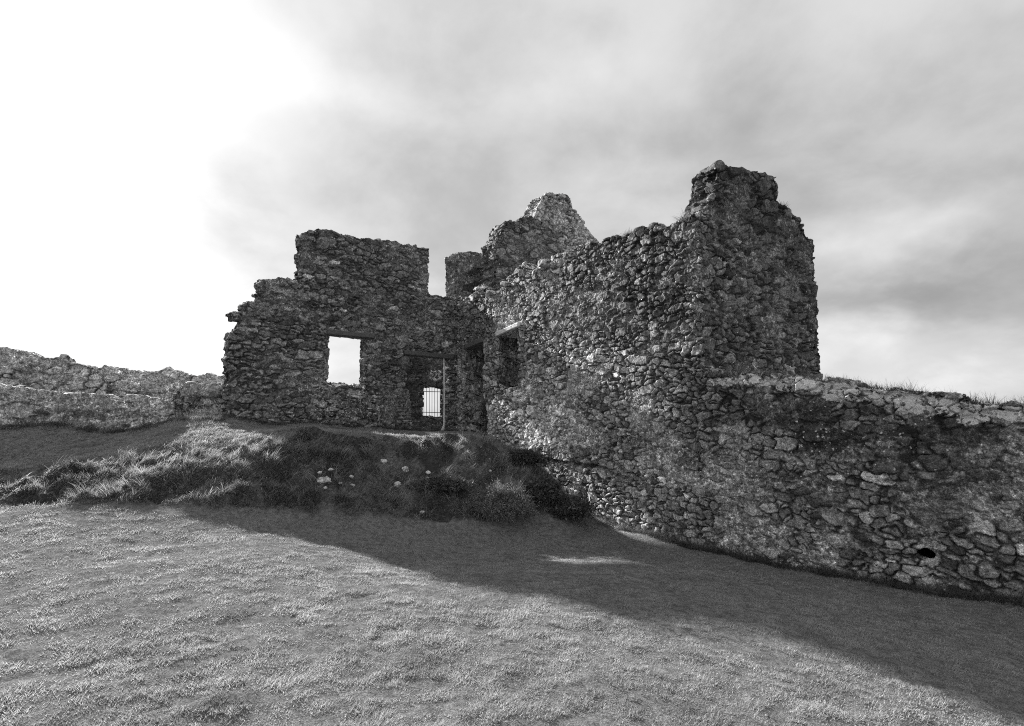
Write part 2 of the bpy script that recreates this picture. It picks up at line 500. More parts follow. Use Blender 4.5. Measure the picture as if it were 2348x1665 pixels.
class Line:
    """a wall's course in plan; s runs along it, nrm points at the side the camera sees"""
    def __init__(self, pts, smooth=True, s0=0.0):
        p = smooth_line(pts) if smooth else np.array(pts, float)
        t = np.linspace(0, len(p) - 1, 400); p = np.column_stack([np.interp(t, np.arange(len(p)), p[:, k]) for k in (0, 1)])
        seg = np.hypot(*np.diff(p, axis=0).T); self.s = np.concatenate([[0], np.cumsum(seg)]) + s0
        self.p = p
        d = np.gradient(p, self.s, axis=0); d /= np.hypot(d[:, 0], d[:, 1])[:, None]
        n = np.column_stack([d[:, 1], -d[:, 0]])
        mid = len(p) // 2
        if n[mid] @ (-p[mid]) < 0: n = -n
        self.n = n
        self.ratio = p[:, 0] / p[:, 1]
    def at(self, s):
        s = np.asarray(s)
        e0 = np.minimum(s - self.s[0], 0); e1 = np.maximum(s - self.s[-1], 0)
        d0 = (self.p[1] - self.p[0]) / (self.s[1] - self.s[0]); d1 = (self.p[-1] - self.p[-2]) / (self.s[-1] - self.s[-2])
        P = np.column_stack([np.interp(s, self.s, self.p[:, k]) + e0 * d0[k] + e1 * d1[k] for k in (0, 1)])
        N = np.column_stack([np.interp(s, self.s, self.n[:, k]) for k in (0, 1)])
        return P, N / np.hypot(N[:, 0], N[:, 1])[:, None]
    def sz(self, u, v):
        r = pix_dir(u, v); q = r[0] / r[1]
        o = np.argsort(self.ratio)
        s = np.interp(q, self.ratio[o], self.s[o])
        P, _ = self.at(np.array([s]))
        return float(s), float(EYE[2] + r[2] / r[1] * P[0, 1])
    def poly(self, pix):
        return np.array([self.sz(u, v) for u, v in pix])


def build_wall(name, line, outline, holes=(), thick=0.6, g=0.016, dims=(0.36, 0.2, 0.34), seed=1, parent=None,
               base=(0.10, 0.20), mortar=0.30, mort_amt=0.5, depth=0.05, stain=None, lichen=None, rag=0.42, multi=0.6,
               plinth=None, hole_rag=0.02, split=None, splay=0.0, relief=1.0):
    poly = line.poly(outline)
    hs = [line.poly(h) for h in holes]
    s0, z0 = poly.min(0) - 0.15; s1, z1 = poly.max(0) + 0.15
    ns, nz = int((s1 - s0) / g) + 1, int((z1 - z0) / g) + 1
    S = s0 + g * np.arange(ns + 1); Z = z0 + g * np.arange(nz + 1)

    def field(p3):
        w = np.column_stack([fbm(p3 * 3.1, 2, seed + 100), fbm(p3 * 3.1 + 40, 2, seed + 200), fbm(p3 * 3.1 + 80, 2, seed + 300)]) - 0.5
        w2 = np.column_stack([vnoise(p3 * 13, seed + 400), vnoise(p3 * 13 + 50, seed + 500), np.zeros(len(p3))]) - 0.5
        return stones(p3 + w * (0.15, 0.11, 0.2) + w2 * (0.05, 0.04, 0), dims, seed, multi)

    SS, ZZ = np.meshgrid(S, Z)
    p3 = np.column_stack([SS.ravel(), ZZ.ravel(), np.zeros(SS.size)])
    e, idr, sd = field(p3)
    x, y = p3[:, 0], p3[:, 1]
    ry = min(1.0, rag * 1.6)
    nq = (np.column_stack([vnoise(p3 * 7, seed + 1), vnoise(p3 * 7 + 9, seed + 2)]) - 0.5) * 0.035
    inside = in_poly(sd[:, 0] * rag + x * (1 - rag) + nq[:, 0], sd[:, 1] * ry + y * (1 - ry) + nq[:, 1], poly)
    hx = x + (vnoise(np.column_stack([x, y]) * 9, seed + 3) - 0.5) * hole_rag * 2
    hy = y + (vnoise(np.column_stack([x, y]) * 9, seed + 4) - 0.5) * hole_rag
    for h in hs: inside &= ~in_poly(hx, hy, h)
    inside = inside.reshape(SS.shape)
    keep = inside[:-1, :-1].astype(int) + inside[1:, :-1] + inside[:-1, 1:] + inside[1:, 1:] >= 3
    # drop islands: keep the biggest connected block (iterated flood from the centre of mass row by row)
    lab = keep.copy(); reach = np.zeros_like(keep)
    zi = np.argmax(keep.sum(1)); reach[zi] = keep[zi]
    for _ in range(4000):
        n0 = reach.sum()
        for _k in range(12):
            r = reach.copy(); r[1:] |= reach[:-1]; r[:-1] |= reach[1:]; r[:, 1:] |= reach[:, :-1]; r[:, :-1] |= reach[:, 1:]
            reach = r & keep
        if reach.sum() == n0: break
    keep = reach
    # 2-D smoothing of the stepped outline
    vid = np.arange(SS.size).reshape(SS.shape)
    kp = np.pad(keep, 1)
    used = np.zeros(SS.shape, int)
    for a in (0, 1):
        for b in (0, 1): used += kp[a:a + SS.shape[0], b:b + SS.shape[1]]
    bnd = (used > 0) & (used < 4)
    # outward direction at boundary vertices
    gx = (kp[:-1, :-1].astype(float) + kp[1:, :-1] - kp[:-1, 1:] - kp[1:, 1:])
    gy = (kp[:-1, :-1].astype(float) + kp[:-1, 1:] - kp[1:, :-1] - kp[1:, 1:])
    out2 = np.column_stack([gx.ravel(), gy.ravel()])
    # directed boundary edges
    E = []
    kl = kp[1:-1, :-1]; kr = kp[1:-1, 1:]            # vertical grid lines: cell left / right
    ii, jj = np.nonzero(kl & ~kr); E.append(np.column_stack([vid[ii, jj], vid[ii + 1, jj]]))
    ii, jj = np.nonzero(~kl & kr); E.append(np.column_stack([vid[ii + 1, jj], vid[ii, jj]]))
    kb = kp[:-1, 1:-1]; kt = kp[1:, 1:-1]
    ii, jj = np.nonzero(kb & ~kt); E.append(np.column_stack([vid[ii, jj + 1], vid[ii, jj]]))
    ii, jj = np.nonzero(~kb & kt); E.append(np.column_stack([vid[ii, jj], vid[ii, jj + 1]]))
    E = np.concatenate(E)
    px, py = x.copy(), y.copy()
    for _ in range(2):
        ax = np.zeros(len(px)); ay = np.zeros(len(px)); cn = np.zeros(len(px)); on = np.zeros((len(px), 2))
        for a, b in ((0, 1), (1, 0)):
            np.add.at(ax, E[:, a], px[E[:, b]]); np.add.at(ay, E[:, a], py[E[:, b]]); np.add.at(cn, E[:, a], 1)
            np.add.at(on, E[:, a], out2[E[:, b]])
        m = cn > 0
        px[m] = 0.5 * px[m] + 0.5 * ax[m] / cn[m]; py[m] = 0.5 * py[m] + 0.5 * ay[m] / cn[m]
        out2[m] = out2[m] + on[m] / cn[m][:, None]
    out2 /= np.maximum(np.hypot(out2[:, 0], out2[:, 1]), 1e-6)[:, None]

    def surf(p3, e, idr, sd):
        """height of the face, albedo, lichen"""
        mort = sstep(0.54 - 0.36 * mort_amt, 0.80 - 0.36 * mort_amt, fbm(p3 * 1.7, 4, seed + 60, 0.6))
        infill = 0.030 * mort * sstep(0.35, 0.65, vnoise(p3 * 5.5, seed + 61))      # wide beds of mortar and pinning stones
        ew = sstep(0.001 + infill, 0.015 + infill * 1.15, e + 0.014 * (vnoise(p3 * 26, seed + 6) - 0.5))
        tilt = (np.modf(idr * 37.7)[0] - 0.5) * (p3[:, 0] - sd[:, 0]) * 0.40 + (np.modf(idr * 91.3)[0] - 0.35) * (p3[:, 1] - sd[:, 1]) * 0.55
        off = (np.modf(idr * 13.1)[0] - 0.5) * 0.06
        rough = (fbm(p3 * 14, 3, seed + 70, 0.65) - 0.5) * 0.026
        chip = -0.03 * sstep(0.62, 0.75, vnoise(p3 * 8, seed + 71))
        jd = -depth * (1 - 0.5 * mort)
        h = ew * relief * (off + tilt + chip) + (1 - ew) * jd + rough + 0.05 * (fbm(p3 * 0.8, 2, seed + 72) - 0.5)
        stv = base[0] + (base[1] - base[0]) * (np.modf(idr * 7.7)[0] ** 1.4)
        stv = np.where(np.modf(idr * 53.3)[0] > 0.90, stv * 0.45, stv)
        stv = np.where(np.modf(idr * 71.3)[0] > 0.94, stv * 1.7, stv)
        jv = mortar * mort * (0.5 + 0.8 * vnoise(p3 * 14, seed + 65)) + 0.06 * (1 - mort)
        a = stv * ew + jv * (1 - ew)
        # mortar or render smeared over the faces in places
        smear = sstep(0.60, 0.72, fbm(p3 * 5.0, 4, seed + 80, 0.7)) * mort
        a = a * (1 - 0.6 * smear) + mortar * 0.85 * 0.6 * smear
        h = h * (1 - 0.35 * smear) + 0.006 * smear
        li = 0.16 * sstep(0.45, 0.7, fbm(p3 * 1.1, 3, seed + 90))
        if stain is not None: a = a * stain(p3, line)
        if lichen is not None: li = np.clip(li + lichen(p3, line), 0, 1)
        peb = np.clip((1 - ew) * (0.25 + 0.75 * mort) + smear * 0.8 + 0.22, 0, 1)
        return h, a, li, peb

    h, alb, li, peb = surf(p3, e, idr, sd)
    if plinth is not None: h = h + plinth(p3, line)
    # at openings and outline the arrises are worn round
    co_f = np.zeros((len(px), 3)); P, N = line.at(px)
    hb = h - 0.012 * bnd.ravel()
    co_f[:, :2] = P + N * hb[:, None]; co_f[:, 2] = py
    inhole = np.zeros(len(px))
    for h in hs:
        lo, hi = h.min(0) - 0.12, h.max(0) + 0.12
        inhole[(px > lo[0]) & (px < hi[0]) & (py > lo[1]) & (py < hi[1])] = 1
    # back face
    h2 = (fbm(p3 * 4 + 9, 3, seed + 33) - 0.5) * 0.08 - 0.03 * (1 - sstep(0.004, 0.03, e))
    co_b = np.zeros_like(co_f); co_b[:, :2] = P - N * (thick + h2)[:, None]; co_b[:, 2] = py
    cells = np.argwhere(keep); ci, cj = cells[:, 0], cells[:, 1]
    ff = np.stack([vid[ci, cj], vid[ci, cj + 1], vid[ci + 1, cj + 1], vid[ci + 1, cj]], 1)
    nv = len(px)
    # rim
    m = max(3, int(thick / (g * 1.6)))
    bv = np.unique(E); loc = -np.ones(nv, int); loc[bv] = np.arange(len(bv))
    ws = np.linspace(0, -thick, m + 1)[1:-1]
    rim_co, rim_a, rim_l, rim_p = [], [], [], []
    for w in ws:
        q = np.column_stack([x[bv], y[bv], np.full(len(bv), w)])
        e3, i3, s3 = field(q)
        hh, aa, ll, pp_ = surf(q, e3, i3, s3)
        o2 = out2[bv]
        dsp = hh * 1.0 + (vnoise(q * 5, seed + 15) - 0.5) * 0.07 + splay * w * inhole[bv]
        sx = px[bv] + o2[:, 0] * dsp; zy = py[bv] + o2[:, 1] * dsp
        Pq, Nq = line.at(sx)
        c = np.column_stack([Pq + Nq * w, zy]); rim_co.append(c); rim_a.append(aa); rim_l.append(ll); rim_p.append(pp_)
    nb = len(bv)
    rows = [np.arange(nv)[bv]] + [2 * nv + k * nb + np.arange(nb) for k in range(len(ws))] + [nv + bv]
    ea, eb = loc[E[:, 0]], loc[E[:, 1]]
    rf = []
    for k in range(len(rows) - 1):
        rf.append(np.stack([rows[k][ea], rows[k][eb], rows[k + 1][eb], rows[k + 1][ea]], 1)[:, ::-1])
    co = np.concatenate([co_f, co_b] + rim_co)
    A = np.concatenate([alb, alb] + rim_a); L = np.concatenate([li, li] + rim_l); PB = np.concatenate([peb, peb] + rim_p)
    faces = np.concatenate([ff, ff[:, ::-1] + nv] + rf)
    # orient: front faces should look along +N
    a_, b_, c_ = co[ff[0, 0]], co[ff[0, 1]], co[ff[0, 2]]
    nrm = np.cross(b_ - a_, c_ - a_)
    if nrm[:2] @ N[ff[0, 0]] < 0: faces = faces[:, ::-1]
    if split is None:
        groups = [(name, parent, np.ones(len(faces), bool))]
    else:                                    # two things built of one continuous skin, parted along the stones
        sid = np.concatenate([sd[:, 0], px] + [px[bv]] * len(ws))
        left = sid[faces[:, 0]] < split[0]
        groups = [(name, parent, left), (split[1], split[2], ~left)]
    res = []
    for nm, par, sel in groups:
        fs = faces[sel]
        usedv = np.zeros(len(co), bool); usedv[fs.ravel()] = True
        remap = np.cumsum(usedv) - 1
        o = mesh_obj(nm, co[usedv], remap[fs], M_STONE, attrs={'alb': A[usedv], 'lichen': L[usedv], 'pebble': PB[usedv]})
        if par: child(o, par)
        res.append(o)
    return res[0] if split is None else res


def slab(name, line, quad, mat, proud=0.03, back=0.35, parent=None, seed=0, drop=0.0):
    """a lintel: the quad (top-left, top-right, bottom-right, bottom-left, in pixels) laid on the wall's face, with depth and worn edges"""
    q = line.poly(quad); nu, nv, nw = 24, 5, 6
    r = np.random.default_rng(seed)
    pts = []; idx = {}
    def add(a, b, c):
        k = (a, b, c)
        if k in idx: return idx[k]
        fa, fb = a / nu, b / nv
        sz = (q[0] * (1 - fa) + q[1] * fa) * (1 - fb) + (q[3] * (1 - fa) + q[2] * fa) * fb
        w = proud - (proud + back) * c / nw
        P, N = line.at(np.array([sz[0]]))
        edge = (a in (0, nu)) + (b in (0, nv)) + (c in (0, nw))
        ctr = (q.mean(0) - sz); pull = 0.008 if edge >= 2 else 0
        sz = sz + ctr / (np.hypot(*ctr) + 1e-6) * pull + r.normal(0, 0.0025, 2)
        pts.append((*(P[0] + N[0] * (w + r.normal(0, 0.002))), sz[1])); idx[k] = len(pts) - 1
        return idx[k]
    fs = []
    for a in range(nu):
        for b in range(nv):
            for c in (0, nw): fs.append([add(a, b, c), add(a + 1, b, c), add(a + 1, b + 1, c), add(a, b + 1, c)][::1 if c else -1])
    for a in range(nu):
        for c in range(nw):
            for b in (0, nv): fs.append([add(a, b, c), add(a + 1, b, c), add(a + 1, b, c + 1), add(a, b, c + 1)][::1 if b == 0 else -1])
    for b in range(nv):
        for c in range(nw):
            for a in (0, nu): fs.append([add(a, b, c), add(a, b + 1, c), add(a, b + 1, c + 1), add(a, b, c + 1)][::-1 if a == 0 else 1])
    o = mesh_obj(name, np.array(pts), np.array(fs), mat)
    if parent: child(o, parent)
    return o


def blob(su, sv, ru, rv, line):
    s, z = line.sz(su, sv); s2, _ = line.sz(su + ru, sv); _, z2 = line.sz(su, sv - rv)
    return s, z, abs(s2 - s), abs(z2 - z)


def patches(lst, amp_noise=0.5, seed=0):
    """soft-edged patches of weathering on a wall: (u, v, ru, rv, factor)"""
    def f(p3, line):
        m = np.ones(len(p3)); n = fbm(p3 * 2.2, 4, 500 + seed, 0.6) - 0.5
        for (u, v, ru, rv, k) in lst:
            s, z, a, b = blob(u, v, ru, rv, line)
            d = np.hypot((p3[:, 0] - s) / a, (p3[:, 1] - z) / b) + n * 1.6 * amp_noise
            w = 1 - sstep(0.65, 1.15, d)
            m = m * (1 + (k - 1) * w)
        return m
    return f


def patches_add(lst, seed=0):
    def f(p3, line):
        m = np.zeros(len(p3)); n = fbm(p3 * 4.2, 3, 700 + seed, 0.6) - 0.5
        for (u, v, ru, rv, k) in lst:
            s, z, a, b = blob(u, v, ru, rv, line)
            d = np.hypot((p3[:, 0] - s) / a, (p3[:, 1] - z) / b) + n * 0.9
            m = m + k * (1 - sstep(0.6, 1.1, d))
        return m
    return f


# courses in plan
C = ray_xy(1046, 15.0)
def vp_line(start, vpu, us):
    """points along a straight wall through start that vanishes at pixel vpu"""
    d = np.array([(vpu - U0) / F * (1 / math.cos(TH)) * 0 + (vpu - U0) / F, 1.0]); out = []
    for u in us:
        q = up(u, HZ, 1.0)[0]
        k = (q * start[1] - start[0]) / (d[0] - q * d[1]); out.append((start[0] + d[0] * k, start[1] + d[1] * k))
    return out

L1 = Line(vp_line(C, 2300, [480, 1060]), smooth=False)
_a, _b, _c = np.array(ray_xy(1040, 15.15)), np.array(ray_xy(1602, 8.45)), np.array(ray_xy(2348, 5.75))
W2P = [_a, _b + (_a - _b) * 0.06, _b, _b + (_c - _b) * 0.06, _c, _c + (_c - _b) * 1.2]
L2 = Line(W2P)
T = L2.at(np.array([L2.sz(1606, 955)[0]]))[0][0]
L3 = Line(vp_line(T, 3500, [1560, 1920]), smooth=False)

ruin = empty('ruined_castle', (C[0], C[1], 0.9), 'roofless ruined castle building of dark rubble stone with a tall tower stub at one end', 'ruin')

# the long wall from the inner corner to the tower corner
top2 = [(1040, 682), (1076, 680), (1090, 664), (1112, 660), (1135, 672), (1146, 668), (1156, 650), (1154, 640), (1180, 624), (1188, 612),
        (1200, 606), (1218, 620), (1234, 600), (1256, 594), (1276, 582), (1300, 575), (1322, 566), (1344, 554), (1368, 552), (1392, 548),
        (1404, 541), (1430, 534), (1456, 526), (1476, 526), (1496, 518), (1536, 514), (1552, 508), (1566, 500), (1582, 490), (1606, 484)]
door2 = [(1069, 799), (1106, 782), (1107, 850), (1106, 905), (1114, 930), (1116, 960), (1116, 1030), (1062, 1030), (1061, 960), (1066, 900), (1063, 860)]
win2 = [(1144, 776), (1186, 760), (1187, 850), (1187, 886), (1160, 888), (1141, 878), (1138, 858), (1143, 840)]
dark2 = patches([(1420, 640, 260, 130, 0.55), (1480, 720, 120, 90, 0.6), (1560, 800, 70, 150, 0.7), (1300, 900, 200, 120, 1.3), (1200, 960, 130, 110, 1.35),
                 (1450, 1120, 170, 90, 1.35), (1090, 740, 60, 60, 0.7), (1590, 1000, 180, 60, 0.9), (1880, 990, 80, 60, 0.4), (1960, 985, 300, 75, 0.55),
                 (2190, 1050, 160, 110, 0.55), (1700, 930, 200, 60, 0.6), (1950, 1120, 300, 60, 0.8), (1800, 1240, 300, 60, 1.2), (2150, 1180, 120, 60, 0.8)], seed=2)
lich2 = patches_add([(1300, 640, 200, 60, 0.35), (1250, 600, 90, 20, 0.5), (1560, 620, 60, 200, 0.3), (1400, 1180, 120, 30, 0.3),
                     (1700, 868, 60, 10, 0.9), (1830, 885, 60, 22, 1.0), (1960, 905, 90, 20, 1.0), (2120, 935, 60, 22, 0.9), (2230, 960, 60, 20, 0.9),
                     (2120, 1325, 60, 14, 0.7), (1850, 1275, 60, 20, 0.5), (2118, 1254, 20, 7, 1.6), (1900, 1040, 300, 70, 0.3)], 3)


def coping(p3, line):
    a = np.array([line.sz(u, v) for u, v in top6])
    zt = np.interp(p3[:, 0], a[:, 0], a[:, 1]) - p3[:, 1] + (vnoise(p3 * 5, 77) - 0.5) * 0.06
    on = sstep(a[0, 0] + 0.02, a[0, 0] + 0.3, p3[:, 0])
    return on * sstep(-0.02, 0.03, zt) * (1 - sstep(0.15, 0.24, zt)) * 1.0


def lich_all(p3, line):
    return lich2(p3, line) + coping(p3, line)


def ledge2(p3, line):
    """the lower courses stand proud of the wall above"""
    a = [line.sz(u, v) for u, v in [(1180, 1030), (1215, 1046), (1300, 1058), (1390, 1072), (1450, 1110)]]
    zz = np.interp(p3[:, 0], [q[0] for q in a], [q[1] for q in a])
    zz = zz + (vnoise(p3 * 4, 9) - 0.5) * 0.08
    on = sstep(a[0][0] - 0.3, a[0][0], p3[:, 0]) * (1 - sstep(a[-1][0] - 1.0, a[-1][0], p3[:, 0]))
    dz = p3[:, 1] - zz
    return on * (0.035 * sstep(0.0, 0.03, dz) * (1 - sstep(0.2, 0.6, dz)) - 0.11 * np.exp(-((dz + 0.03) / 0.028) ** 2))


top6 = [(1607, 872), (1626, 862), (1645, 858), (1670, 862), (1700, 852), (1740, 858), (1790, 862), (1846, 862), (1872, 872), (1901, 871), (1942, 879), (1993, 886), (2040, 892), (2086, 896),
        (2141, 906), (2170, 912), (2197, 918), (2260, 926), (2348, 934), (2450, 938), (2560, 938), (3000, 936)]
hole6 = [(2103, 1267), (2106, 1261), (2120, 1260), (2134, 1264), (2145, 1273), (2142, 1281), (2128, 1280), (2113, 1275)]
w, w6 = build_wall('wall', L2, top2 + top6 + [(3000, 1760), (1606, 1400), (1040, 1060)], [door2, win2, hole6], thick=1.15, splay=0.42, g=0.0125, dims=(0.215, 0.145, 0.28), seed=12,
               parent=ruin, relief=0.55, base=(0.17, 0.46), mortar=0.42, mort_amt=0.42, depth=0.055, stain=dark2, lichen=lich_all, plinth=ledge2, multi=0.62,
               split=(L2.sz(1606, 955)[0], 'boundary_wall', None))
tag(w, 'long rubble wall with a doorway and a small window near the inner corner')
tag(w6, 'long rubble boundary wall with white lichened coping, sloping down from the tower', 'wall')

# the wall with the large window and the doorway, facing the camera
out1 = [(520, 1010), (520, 905), (521, 859), (522, 805), (529, 768), (546, 752), (544, 745), (552, 734), (529, 733), (528, 717), (554, 712), (556, 699),
        (580, 692), (592, 685), (594, 672), (598, 660), (593, 650), (605, 642), (642, 636), (670, 642), (687, 645), (688, 592), (690, 546), (693, 531),
        (726, 526), (748, 528), (772, 533), (803, 537), (822, 546), (849, 547), (886, 549), (914, 552), (922, 561), (957, 559), (962, 566), (984, 571),
        (983, 623), (983, 674), (1040, 680), (1052, 684), (1052, 1030)]
win1 = [(757, 768), (841, 776), (840, 800), (838, 889), (800, 884), (754, 884), (752, 872), (756, 850)]
door1 = [(944, 812), (1031, 821), (1030, 1040), (944, 1040), (946, 960), (940, 895), (924, 890), (930, 878), (944, 858), (948, 836)]
w = build_wall('wall', L1, out1, [win1, door1], thick=0.34, g=0.0145, dims=(0.34, 0.14, 0.36), seed=41, relief=0.8, rag=0.24, parent=ruin, base=(0.14, 0.34),
               mortar=0.22, mort_amt=0.35, depth=0.05, multi=0.7,
               stain=patches([(850, 600, 170, 60, 0.85), (700, 860, 100, 80, 1.15), (900, 700, 80, 60, 0.9), (960, 860, 40, 60, 0.7)], seed=5),
               lichen=patches_add([(860, 570, 130, 40, 0.3), (800, 930, 90, 40, 0.4), (830, 905, 40, 12, 0.6), (660, 650, 40, 10, 0.6), (700, 950, 120, 30, 0.2)], 6))
tag(w, 'wall with a big open window and a doorway, taller block in the middle')

# tower face
out3 = [(1605, 1080), (1604, 870), (1603, 700), (1606, 560), (1606, 500), (1614, 480), (1626, 462), (1640, 430), (1645, 400), (1646, 376), (1656, 370), (1664, 383),
        (1698, 385), (1724, 391), (1757, 398), (1783, 404), (1786, 424), (1785, 461), (1800, 470), (1816, 485), (1842, 500), (1846, 520), (1853, 537),
        (1870, 550), (1871, 609), (1875, 646), (1878, 716), (1881, 775), (1884, 830), (1887, 1000), (1888, 1080)]
w = build_wall('tower_wall', L3, out3, (), thick=0.62, g=0.0135, relief=0.85, rag=0.13, dims=(0.26, 0.175, 0.34), seed=77, parent=ruin, base=(0.10, 0.26), mortar=0.30,
               mort_amt=0.3, depth=0.075, multi=0.66,
               stain=patches([(1720, 440, 110, 80, 0.6), (1820, 520, 90, 60, 0.7), (1850, 700, 40, 160, 0.7)], seed=8),
               lichen=patches_add([(1700, 860, 90, 14, 0.6)], 9))
tag(w, 'tall gable face of the tower, stepping down on its far side')

# fragments standing behind the long wall
L4 = Line(vp_line(ray_xy(1046, 15.2), 2300, [1030, 1200]), smooth=False)
w = build_wall('wall_stub', L4, [(1045, 800), (1044, 640), (1045, 582), (1060, 577), (1085, 577), (1120, 580), (1190, 580), (1190, 800)], (), thick=0.5, g=0.018,
               dims=(0.5, 0.3, 0.4), seed=91, parent=ruin, rag=0.15, base=(0.12, 0.22), mortar=0.24, mort_amt=0.95, depth=0.03)
tag(w, 'square plastered wall stub above the inner corner')
L5 = Line(vp_line(ray_xy(1240, 15.6), 2900, [1120, 1330]), smooth=False)
w = build_wall('wall_fragment', L5, [(1136, 720), (1136, 578), (1135, 552), (1150, 524), (1160, 506), (1180, 508), (1198, 496), (1222, 493), (1240, 500), (1256, 515),
                            (1272, 530), (1290, 560), (1300, 720)], (), thick=0.8, g=0.016, rag=0.3, dims=(0.32, 0.18, 0.36), seed=95, parent=ruin,
               base=(0.12, 0.3), mortar=0.2, mort_amt=0.45, depth=0.06)
tag(w, 'broken wall fragment behind the long wall')
L6 = Line(vp_line(ray_xy(1300, 16.8), 2500, [1200, 1400]), smooth=False)
w = build_wall('gable_peak', L6, [(1220, 720), (1222, 500), (1231, 490), (1235, 472), (1245, 454), (1252, 440), (1284, 442), (1301, 448), (1311, 460), (1312, 474),
                            (1325, 480), (1331, 496), (1340, 508), (1348, 522), (1360, 540), (1372, 556), (1380, 720)], (), thick=0.7, g=0.017,
               dims=(0.28, 0.17, 0.34), rag=0.25, seed=99, parent=ruin, base=(0.32, 0.62), mortar=0.45, mort_amt=0.6, depth=0.07)
tag(w, 'narrow broken gable peak, palest stone of the ruin')
# the room's rear wall, seen through the doorway, with the barred opening
L7 = Line(vp_line(ray_xy(1000, 17.2), 2600, [700, 1120]), smooth=False)
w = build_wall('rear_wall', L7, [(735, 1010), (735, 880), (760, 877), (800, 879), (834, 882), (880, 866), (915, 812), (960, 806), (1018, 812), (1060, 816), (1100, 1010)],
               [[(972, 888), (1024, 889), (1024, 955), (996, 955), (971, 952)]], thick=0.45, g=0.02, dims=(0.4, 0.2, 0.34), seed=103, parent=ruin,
               base=(0.04, 0.10), mortar=0.12, mort_amt=0.3, lichen=patches_add([(1000, 860, 20, 18, 0.8), (800, 884, 60, 8, 0.9)], 4), hole_rag=0.006)  # stone coloured darker to stand in for the shade inside the room
tag(w, 'rear wall of the room with a small barred opening')

# lintels
slab('lintel', L1, [(750, 755), (860, 766), (858, 776), (751, 767)], M_LINTEL, 0.035, 0.3, ruin, 1)
slab('lintel', L1, [(926, 803), (1043, 814), (1041, 824), (928, 813)], M_LINTEL, 0.035, 0.3, ruin, 2)
o = slab('lintel', L2, [(1141, 763), (1194, 739), (1194, 749), (1142, 772)], M_LINTEL_PALE, 0.085, 0.6, ruin, 3)
tag(o, 'pale stone lintel over the small window of the long wall')
slab('lintel', L2, [(1066, 791), (1107, 774), (1107, 784), (1067, 801)], M_LINTEL, 0.03, 0.6, ruin, 4)


def tube(pts, r, seg=8):
    pts = [np.array(p, float) for p in pts]; V = []; Fc = []
    rr = r if hasattr(r, '__len__') else [r] * len(pts)
    for i, p in enumerate(pts):
        d = pts[min(i + 1, len(pts) - 1)] - pts[max(i - 1, 0)]; d /= np.linalg.norm(d)
        a = np.cross(d, (0.3, 0.9, 0.1)); a /= np.linalg.norm(a); b = np.cross(d, a)
        for k in range(seg):
            t = 2 * math.pi * k / seg; V.append(p + rr[i] * (a * math.cos(t) + b * math.sin(t)))
    for i in range(len(pts) - 1):
        for k in range(seg):
            k2 = (k + 1) % seg; Fc.append([i * seg + k, i * seg + k2, (i + 1) * seg + k2, (i + 1) * seg + k])
    return np.array(V), np.array(Fc)


def merge(parts):
    V, Fc, n = [], [], 0
    for v, f in parts: V.append(v); Fc.append(f + n); n += len(v)
    return np.concatenate(V), np.concatenate(Fc)


# iron bars across the barred opening
def on(line, u, v, w=0.0):
    s, z = line.sz(u, v); P, N = line.at(np.array([s])); return np.array([*(P[0] + N[0] * w), z])
parts = []
for k in range(8):
    u = 976 + k * 6.2
    parts.append(tube([on(L7, u, 885, -0.12), on(L7, u, 920, -0.12), on(L7, u, 958, -0.12)], 0.009, 6))
for v in (898, 946):
    parts.append(tube([on(L7, 966, v - 1, -0.14), on(L7, 1000, v, -0.14), on(L7, 1030, v + 0.5, -0.14)], 0.011, 6))
V, Fc = merge(parts)
child(mesh_obj('iron_grille', V, Fc, M_IRON), ruin)
# sunlit edge of the door jamb, its light put into a pale colour
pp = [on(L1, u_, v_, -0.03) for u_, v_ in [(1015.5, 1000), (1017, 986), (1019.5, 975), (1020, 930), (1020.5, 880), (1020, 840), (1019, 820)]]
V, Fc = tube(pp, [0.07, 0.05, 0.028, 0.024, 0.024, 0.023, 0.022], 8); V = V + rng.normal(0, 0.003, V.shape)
o = child(mesh_obj('sunlit_jamb', V, Fc, M_WHITE), ruin); tag(o, 'slender strip coloured pale to stand for the sunlit door jamb')

# walls on the left
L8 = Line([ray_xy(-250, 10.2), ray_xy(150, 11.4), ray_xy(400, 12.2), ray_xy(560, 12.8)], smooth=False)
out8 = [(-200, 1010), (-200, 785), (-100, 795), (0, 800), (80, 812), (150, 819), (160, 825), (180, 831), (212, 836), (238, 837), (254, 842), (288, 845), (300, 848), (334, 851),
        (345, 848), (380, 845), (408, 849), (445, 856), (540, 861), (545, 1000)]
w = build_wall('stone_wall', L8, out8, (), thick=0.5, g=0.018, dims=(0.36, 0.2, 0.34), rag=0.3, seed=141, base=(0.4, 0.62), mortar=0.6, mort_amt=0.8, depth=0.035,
               lichen=patches_add([(460, 865, 60, 16, 0.5), (300, 870, 200, 30, 0.15)], 7))  # stone colour lightened to stand in for the sun's flare over this wall
tag(w, 'farther stone wall, coloured pale to stand for sun glare, running to the left end of the ruin, behind the low wall', 'wall')
L9 = Line([ray_xy(-250, 8.6), ray_xy(150, 9.5), ray_xy(390, 10.0), ray_xy(530, 10.25)], smooth=False)
out9 = [(-200, 1040), (-200, 880), (0, 890), (150, 897), (238, 904), (262, 915), (292, 920), (296, 909), (330, 911), (370, 916), (398, 919), (404, 935), (402, 1010)]
L10 = Line([ray_xy(370, 12.0), ray_xy(540, 10.95)], smooth=False)
out10 = [(385, 1000), (391, 918), (400, 905), (412, 892), (425, 885), (460, 884), (505, 884), (530, 886), (530, 1010)]
lw = empty('low_wall', tuple(up(300, 960, 9.7)), 'low mossy stone wall in front of the farther wall, ending in stacked boulders at the ruin', 'wall')
